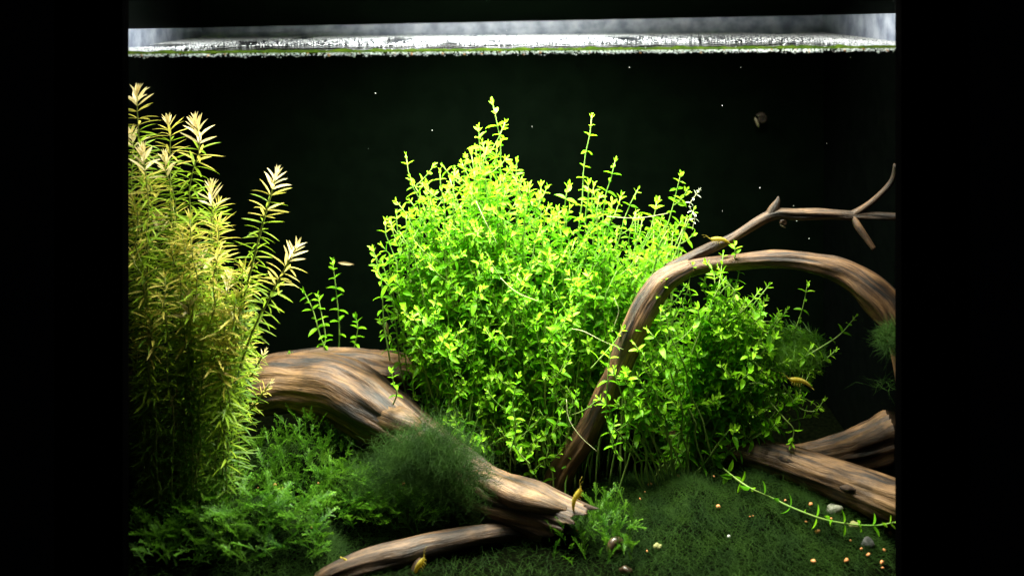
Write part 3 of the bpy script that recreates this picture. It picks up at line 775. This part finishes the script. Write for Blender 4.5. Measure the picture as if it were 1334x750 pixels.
# ------------------------------------------------------------------ feathery moss
rm = random.Random(77)
def frond_mesh(seed):
    r = random.Random(seed); s = Soup()
    leafV, leafF = [(0, -.20, 0), (0, .20, 0), (1.1, .07, .1), (1.1, -.07, .1)], [(0, 1, 2, 3)]
    def twig(p, d, up, L, w, n, mi):
        d = d.normalized(); side = d.cross(up).normalized()
        for k in range(n):
            u = (k + .5) / n; q = p + d * (L * u) - Vector((0, 0, .12 * L * u * u))
            for sg in (-1, 1, 0):
                dd = (d * .8 + side * (sg * .75) + up * (.35 if sg == 0 else r.uniform(-.1, .3))).normalized()
                yv = dd.cross(up).normalized(); nz = yv.cross(dd)
                l = w * (1.15 - .4 * u) * r.uniform(.8, 1.2)
                Mx = Matrix.Translation(q) @ (Matrix((dd, yv, nz)).transposed() * l).to_4x4()
                s.add(leafV, leafF, Mx, 1 if (mi or u > .75) else 0)
    up = Vector((0, 0, 1)); bend = r.uniform(-.5, .5); p = Vector((0, 0, 0)); n = 10; pts = []
    for k in range(n):                           # curved main axis
        a = bend * k / n; d = Vector((math.cos(a), math.sin(a), .25 - .05 * k)).normalized(); pts.append((p.copy(), d))
        twig(p, d, up, .1, .05, 3, k > 7); p = p + d * .1
    for k in range(1, n):
        for sg in (-1, 1):
            if r.random() < .22: continue
            q, d = pts[k]; a = math.radians(r.uniform(28, 62)) * sg
            dd = Vector((d.x * math.cos(a) - d.y * math.sin(a), d.x * math.sin(a) + d.y * math.cos(a), d.z + r.uniform(-.15, .45)))
            L = .38 * (1 - k / n * .7) * r.uniform(.35, 1.25)
            twig(q, dd, up, L, .045, max(3, int(L * 26)), 0)
    me = bpy.data.meshes.new('frond'); me.from_pydata([tuple(v) for v in np.vstack(s.v)], [], s.f)
    me.materials.append(M['moss']); me.materials.append(M['moss_tip']); me.polygons.foreach_set('material_index', s.m); return me
FR = [frond_mesh(k) for k in range(10)]
def moss_clump(label, poly, n, size, lift=(.004, .022), tilt=(5, 50)):
    xs = [p[0] for p in poly]; ys = [p[1] for p in poly]
    c = drop(sum(xs) / len(xs), sum(ys) / len(ys)); t = thing('moss_clump', label, 'moss', c)
    k = 0
    while k < n:
        px, py = rm.uniform(min(xs), max(xs)), rm.uniform(min(ys), max(ys))
        if not in_poly(px, py, poly): continue
        p = drop(px, py, lift=rm.uniform(*lift)); sz = size * rm.uniform(.6, 1.25)
        R = Euler((rm.uniform(-.4, .4), -math.radians(rm.uniform(*tilt)), rm.uniform(0, 6.28))).to_matrix()
        p.y = max(p.y, .01)
        q = p + R @ Vector((sz, 0, 0))
        if q.y < .004 or abs(q.x) > WI - .004: continue
        o = leaf_obj(rm.choice(FR), Matrix.Translation(p) @ (R * sz).to_4x4(), t, 'frond'); k += 1
moss_clump('big feathery moss clump against the front glass at the foot of the golden stems', [(172, 695), (230, 655), (330, 650), (420, 665), (430, 705), (410, 748), (172, 756)], 298, .031)
moss_clump('feathery dark moss spreading below the arched log', [(330, 600), (380, 570), (465, 575), (480, 630), (430, 660), (340, 655)], 260, .019, tilt=(20, 80))
moss_clump('fan of bright moss fronds drooping over the dark root', [(410, 640), (480, 635), (560, 660), (570, 700), (520, 705), (430, 690)], 230, .028)
moss_clump('moss tuft standing right of the hollow log end', [(705, 720), (745, 690), (800, 660), (830, 700), (825, 748), (720, 750)], 110, .020, tilt=(15, 80))
moss_clump('sparse dim moss at the foot of the left glass', [(170, 640), (230, 640), (330, 625), (330, 655), (230, 665), (170, 700)], 110, .020)

# ------------------------------------------------------------------ animals
def shrimp(label, px, py, y, ang, size, yaw=0.0, group=None):
    p0 = PX(px, py, y); t = thing('shrimp', label, 'shrimp', p0, group)
    R = Matrix.Rotation(yaw, 4, 'Z') @ Matrix.Rotation(-math.radians(ang), 4, 'Y'); Mx = Matrix.Translation(p0) @ R @ Matrix.Scale(size * .86, 4)
    prof = [(-.62, -.10, .02), (-.56, -.05, .045), (-.42, .02, .07), (-.25, .07, .09), (-.08, .085, .105), (.1, .06, .115), (.25, .03, .105), (.38, .02, .07), (.46, .03, .03), (.55, .06, .008)]
    S = catmull([(a, 0, b, c) for a, b, c in prof], 40)
    rad = [max(.004, s[3] * (1 + (.05 * math.cos(i * 1.9) if i < 24 else 0))) for i, s in enumerate(S)]
    V, Fc, UV = tube([Vector(s[:3]) for s in S], rad, 10)
    def put(name, V, Fc, mat): return mesh_obj(name, [Mx @ Vector(v) for v in V], Fc, mat, t, p0)
    put('body', V, Fc, M['shrimp'])
    for s in (-1, 0, 1):
        lv, lf = leaf_mesh(.35, .1, .2, 3)
        A = Matrix.Translation((-.60, 0, -.09)) @ Matrix.Rotation(math.pi + s * .5, 4, 'Z') @ Matrix.Rotation(.25, 4, 'Y') @ Matrix.Scale(.2, 4)
        put('tail_fin', [A @ Vector(v) for v in lv], lf, M['shrimp'])
    for s in (-1, 1):
        sv, sf = uvsphere((.022, .022, .022), 8, 5); put('eye', [Vector(v) + Vector((.43, s * .055, .065)) for v in sv], sf, M['shrimp_dark'])
        a = catmull([(.46, s * .03, .03), (.65, s * .12, .14), (.85, s * .25, .10)], 8); V, Fc, UV = tube([Vector(q) for q in a], [.005] * 8, 4); put('antenna', V, Fc, M['shrimp'])
        for k in range(4):
            x = .28 - .12 * k; a = catmull([(x, s * .06, -.03), (x + .04, s * .14, -.10), (x - .02, s * .17, -.20)], 6)
            V, Fc, UV = tube([Vector(q) for q in a], [.011, .010, .009, .008, .006, .004], 4); put('leg', V, Fc, M['shrimp'])
shrimp('yellow shrimp perched on the thin upper branch', 936, 313, .145, 8, .024, math.pi)
shrimp('amber shrimp clinging to the sprigs below the algae ball', 1040, 497, .115, 15, .027, math.pi)
shrimp('yellow shrimp standing head down at the hollow log end', 752, 648, .05, 68, .026)
shrimp('pale yellow shrimp on the dark root near the front glass', 547, 737, .018, 62, .024)
shrimp('small pale shrimp at the lower end of the dark root', 453, 734, .018, -55, .015)

def snail(label, p, size, mat, rot=(0, 0, 0)):
    t = thing('snail', label, 'snail', p); V = []; Fc = []; n, m = 46, 10
    R = Euler(rot).to_matrix()
    for i in range(n):
        u = i / (n - 1); a = u * 2.6 * 2 * math.pi; r = .06 + .56 * u ** 1.6; tr = .05 + .44 * u ** 1.5
        c = Vector((math.cos(a) * r, -.35 * (1 - u), math.sin(a) * r)); o = Vector((math.cos(a), 0, math.sin(a)))
        for j in range(m):
            b = 2 * math.pi * j / m; V.append(p + R @ ((c + o * (tr * math.cos(b)) + Vector((0, 1, 0)) * (tr * math.sin(b))) * size))
        if i:
            for j in range(m): k = (j + 1) % m; q = (i - 1) * m; Fc.append((q + j, q + k, q + m + k, q + m + j))
    mesh_obj('shell', V, Fc, mat, t, p)
    fv, ff = uvsphere((.85, .35, .22), 10, 6); mesh_obj('foot', [p + R @ ((Vector(v) + Vector((.25, 0, -.85))) * size) for v in fv], ff, M['foot'], t, p)
snail('brown snail sitting in the moss right of the hollow log end', drop(803, 722, lift=.008), .010, M['snail'], (0, .3, .5))
snail('dim brown snail high on the dark back glass', PX(992, 155, .388), .0085, M['snail_dim'], (0, 1.2, 0))
snail('small red-brown snail in the algae under the arched log', drop(437, 549, lift=.004), .006, M['snail_red'], (0, 0, .3))
snail('tiny brown snail hanging under the thin upper branch', PX(1021, 290, .14), .0045, M['snail'], (0, .5, 0))

# ------------------------------------------------------------------ pellets, stones, bubbles
def pellet_mesh(k):
    V, Fc = uvsphere((1, .9, .8), 9, 6, .35, k * 3.3); me = bpy.data.meshes.new('food_pellet'); me.from_pydata([tuple(v) for v in V], [], Fc)
    me.materials.append(M['pellet']); me.polygons.foreach_set('use_smooth', [True] * len(me.polygons)); return me
PM = [pellet_mesh(k) for k in range(4)]
rp = random.Random(3)
def pellet(p, size, label, group):
    o = bpy.data.objects.new('food_pellet', rp.choice(PM)); o.location = p; o.scale = (size * .85, size * .85, size * rp.uniform(.6, .85))
    o.rotation_euler = [rp.uniform(0, 6) for _ in range(3)]; C.objects.link(o); tag(o, label, 'pellet', group)
right = [(884, 624, 3), (847, 636, 4), (840, 644, 1.6), (834, 654, 2), (930, 624, 2), (936, 666, 4), (1023, 656, 2.2), (1056, 662, 3.4), (1050, 684, 2), (1065, 698, 4),
         (1083, 680, 2), (1108, 708, 1.8), (1122, 719, 2.6), (1131, 727, 3.2), (1103, 735, 4.3), (1060, 737, 4), (1149, 738, 3.6), (1150, 744, 2.4), (1160, 699, 3.6), (1152, 721, 2.6), (843, 722, 1.8), (977, 677, 1.2), (981, 675, 1.2)]
for a, b, r in right:
    s = r * mpp(.08); pellet(drop(a, b, lift=s * .6 + .002), s, 'orange food pellet lying on the algae mat below the forked log', 'pellets on the algae mat')
left = [(176, 658, 3.2), (191, 652, 3), (358, 645, 3.2), (364, 649, 2.8), (368, 648, 2.6), (415, 643, 2.6), (406, 699, 1.7), (336, 647, 1.6)]
for a, b, r in left:
    s = r * mpp(.08); pellet(drop(a, b, lift=s * .6 + .008), s, 'orange food pellet caught in the moss around the golden stems and log', 'pellets in the moss')
for a, b, r in [(587, 570, 2.2), (599, 588, 1.6), (661, 590, 2.6), (672, 598, 3), (682, 594, 2.8), (696, 608, 2.6), (722, 620, 2), (714, 634, 1.5), (718, 635, 1.5)]:
    s = r * mpp(.15); pellet(drop(a, b, lift=s * .6 + .002), s, 'orange food pellet lying on the dark algae between log and bush', 'pellets behind the log')
for a, b, r in [(526, 630, 2.6), (572, 597, 1.5), (528, 604, 1.2)]:
    y = .082 - .002
    pellet(PX(a, b, y), r * mpp(.07), 'orange food pellet stuck on the algae veil over the log', 'pellets on the algae veil')
s = 2.6 * mpp(.05); pellet(drop(751, 699, lift=.006), s, 'single orange food pellet in the moss beside the hollow log end', 'pellet beside the log end')
# floating along the water line
for k in range(34):
    x = -.358 + .716 * (k + rp.uniform(.1, .9)) / 34; s = rp.uniform(1.3, 2.9) * mpp(0)
    pellet((x, .0035 + rp.uniform(0, .004), water_z(x) - rp.uniform(-.001, .0022)), s, 'orange food pellet floating among bubbles at the water line', 'floating pellets')
bs = Soup(); sv, sf = uvsphere((1, 1, .8), 7, 5)
for k in range(2600):
    x = rp.uniform(-.36, .36); r = rp.uniform(.3, 1.05) * mpp(0) * (1 if rp.random() < .85 else 1.7)
    if noise.noise(Vector((x * 45, 2, 0))) < rp.uniform(-.7, -.2): continue
    bs.add(sv, sf, Matrix.Translation((x, .002 + rp.uniform(0, .004), water_z(x) + rp.gauss(-.0004, .0011))) @ Matrix.Scale(r, 4))
o = bs.build('bubbles', M['bubble']); tag(o, 'row of tiny bright air bubbles along the water line', 'bubbles', kind='stuff')
fs = Soup(); sv2, sf2 = uvsphere((1, 1, .6), 6, 4)  # pale specks added to imitate the white reflection on the surface
for k in range(17000):
    x = rp.uniform(-WI + .005, WI - .005); y = DEPTH - .008 - (abs(rp.gauss(0, .05)) if rp.random() < .6 else rp.uniform(0, .26))
    if rp.random() < .35: x = rp.choice((-1, 1)) * (WI - .005 - abs(rp.gauss(0, .035))); y = rp.uniform(.04, .39)
    if y < .04 or noise.noise(Vector((x * 25, y * 9, 6))) < rp.uniform(-.5, -.15): continue
    fs.add(sv2, sf2, Matrix.Translation((x, y, water_z(x) + .001)) @ Matrix.Scale(rp.uniform(.0004, .0009), 4))
o = fs.build('surface_glint', M['glint']); tag(o, 'pale specks imitating a bright reflection on the water surface before the rim', 'glint', kind='stuff')
# drifting specks
ps = Soup()
for px, py in [(489, 122), (1077, 187), (842, 66), (820, 88), (965, 88), (1108, 75), (480, 194), (563, 170), (693, 165), (941, 275), (1038, 288), (1054, 311), (990, 245), (941, 138), (1034, 268), (660, 40)]:
    ps.add(sv, sf, Matrix.Translation(PX(px, py, rp.uniform(.05, .3))) @ Matrix.Scale(rp.uniform(.3, .65) * mpp(.15), 4))
o = ps.build('drifting_specks', M['white_bit']); tag(o, 'tiny pale specks drifting in the dark water', 'specks', kind='stuff')

def stone(label, px, py, size, mat, sq, seed):
    V, Fc = uvsphere((size, size * .8, size * sq), 14, 9, .5, seed); p = drop(px, py, lift=size * sq * .5)
    o = mesh_obj('pebble', [p + Vector(v) for v in V], Fc, mat, None, p); tag(o, label, 'pebble')
stone('whitish pebble lying under the forked log', 1088, 668, .0085, M['stone_pale'], .7, 1)
stone('yellowish pebble in front of the runner by the right glass', 1114, 688, .006, M['stone_olive'], .7, 2)
stone('dark grey pebble among the pellets near the right glass', 1131, 711, .0075, M['stone'], .7, 3)
stone('dull olive pebble half sunk in the algae mat beside the snail', 857, 714, .004, M['stone_olive'], .8, 4)
stone('small brown pebble on the floor below the snail', 815, 746, .006, M['snail'], .7, 5)
stone('tiny white pebble in the middle of the algae mat', 950, 700, .0018, M['white_bit'], .8, 6)
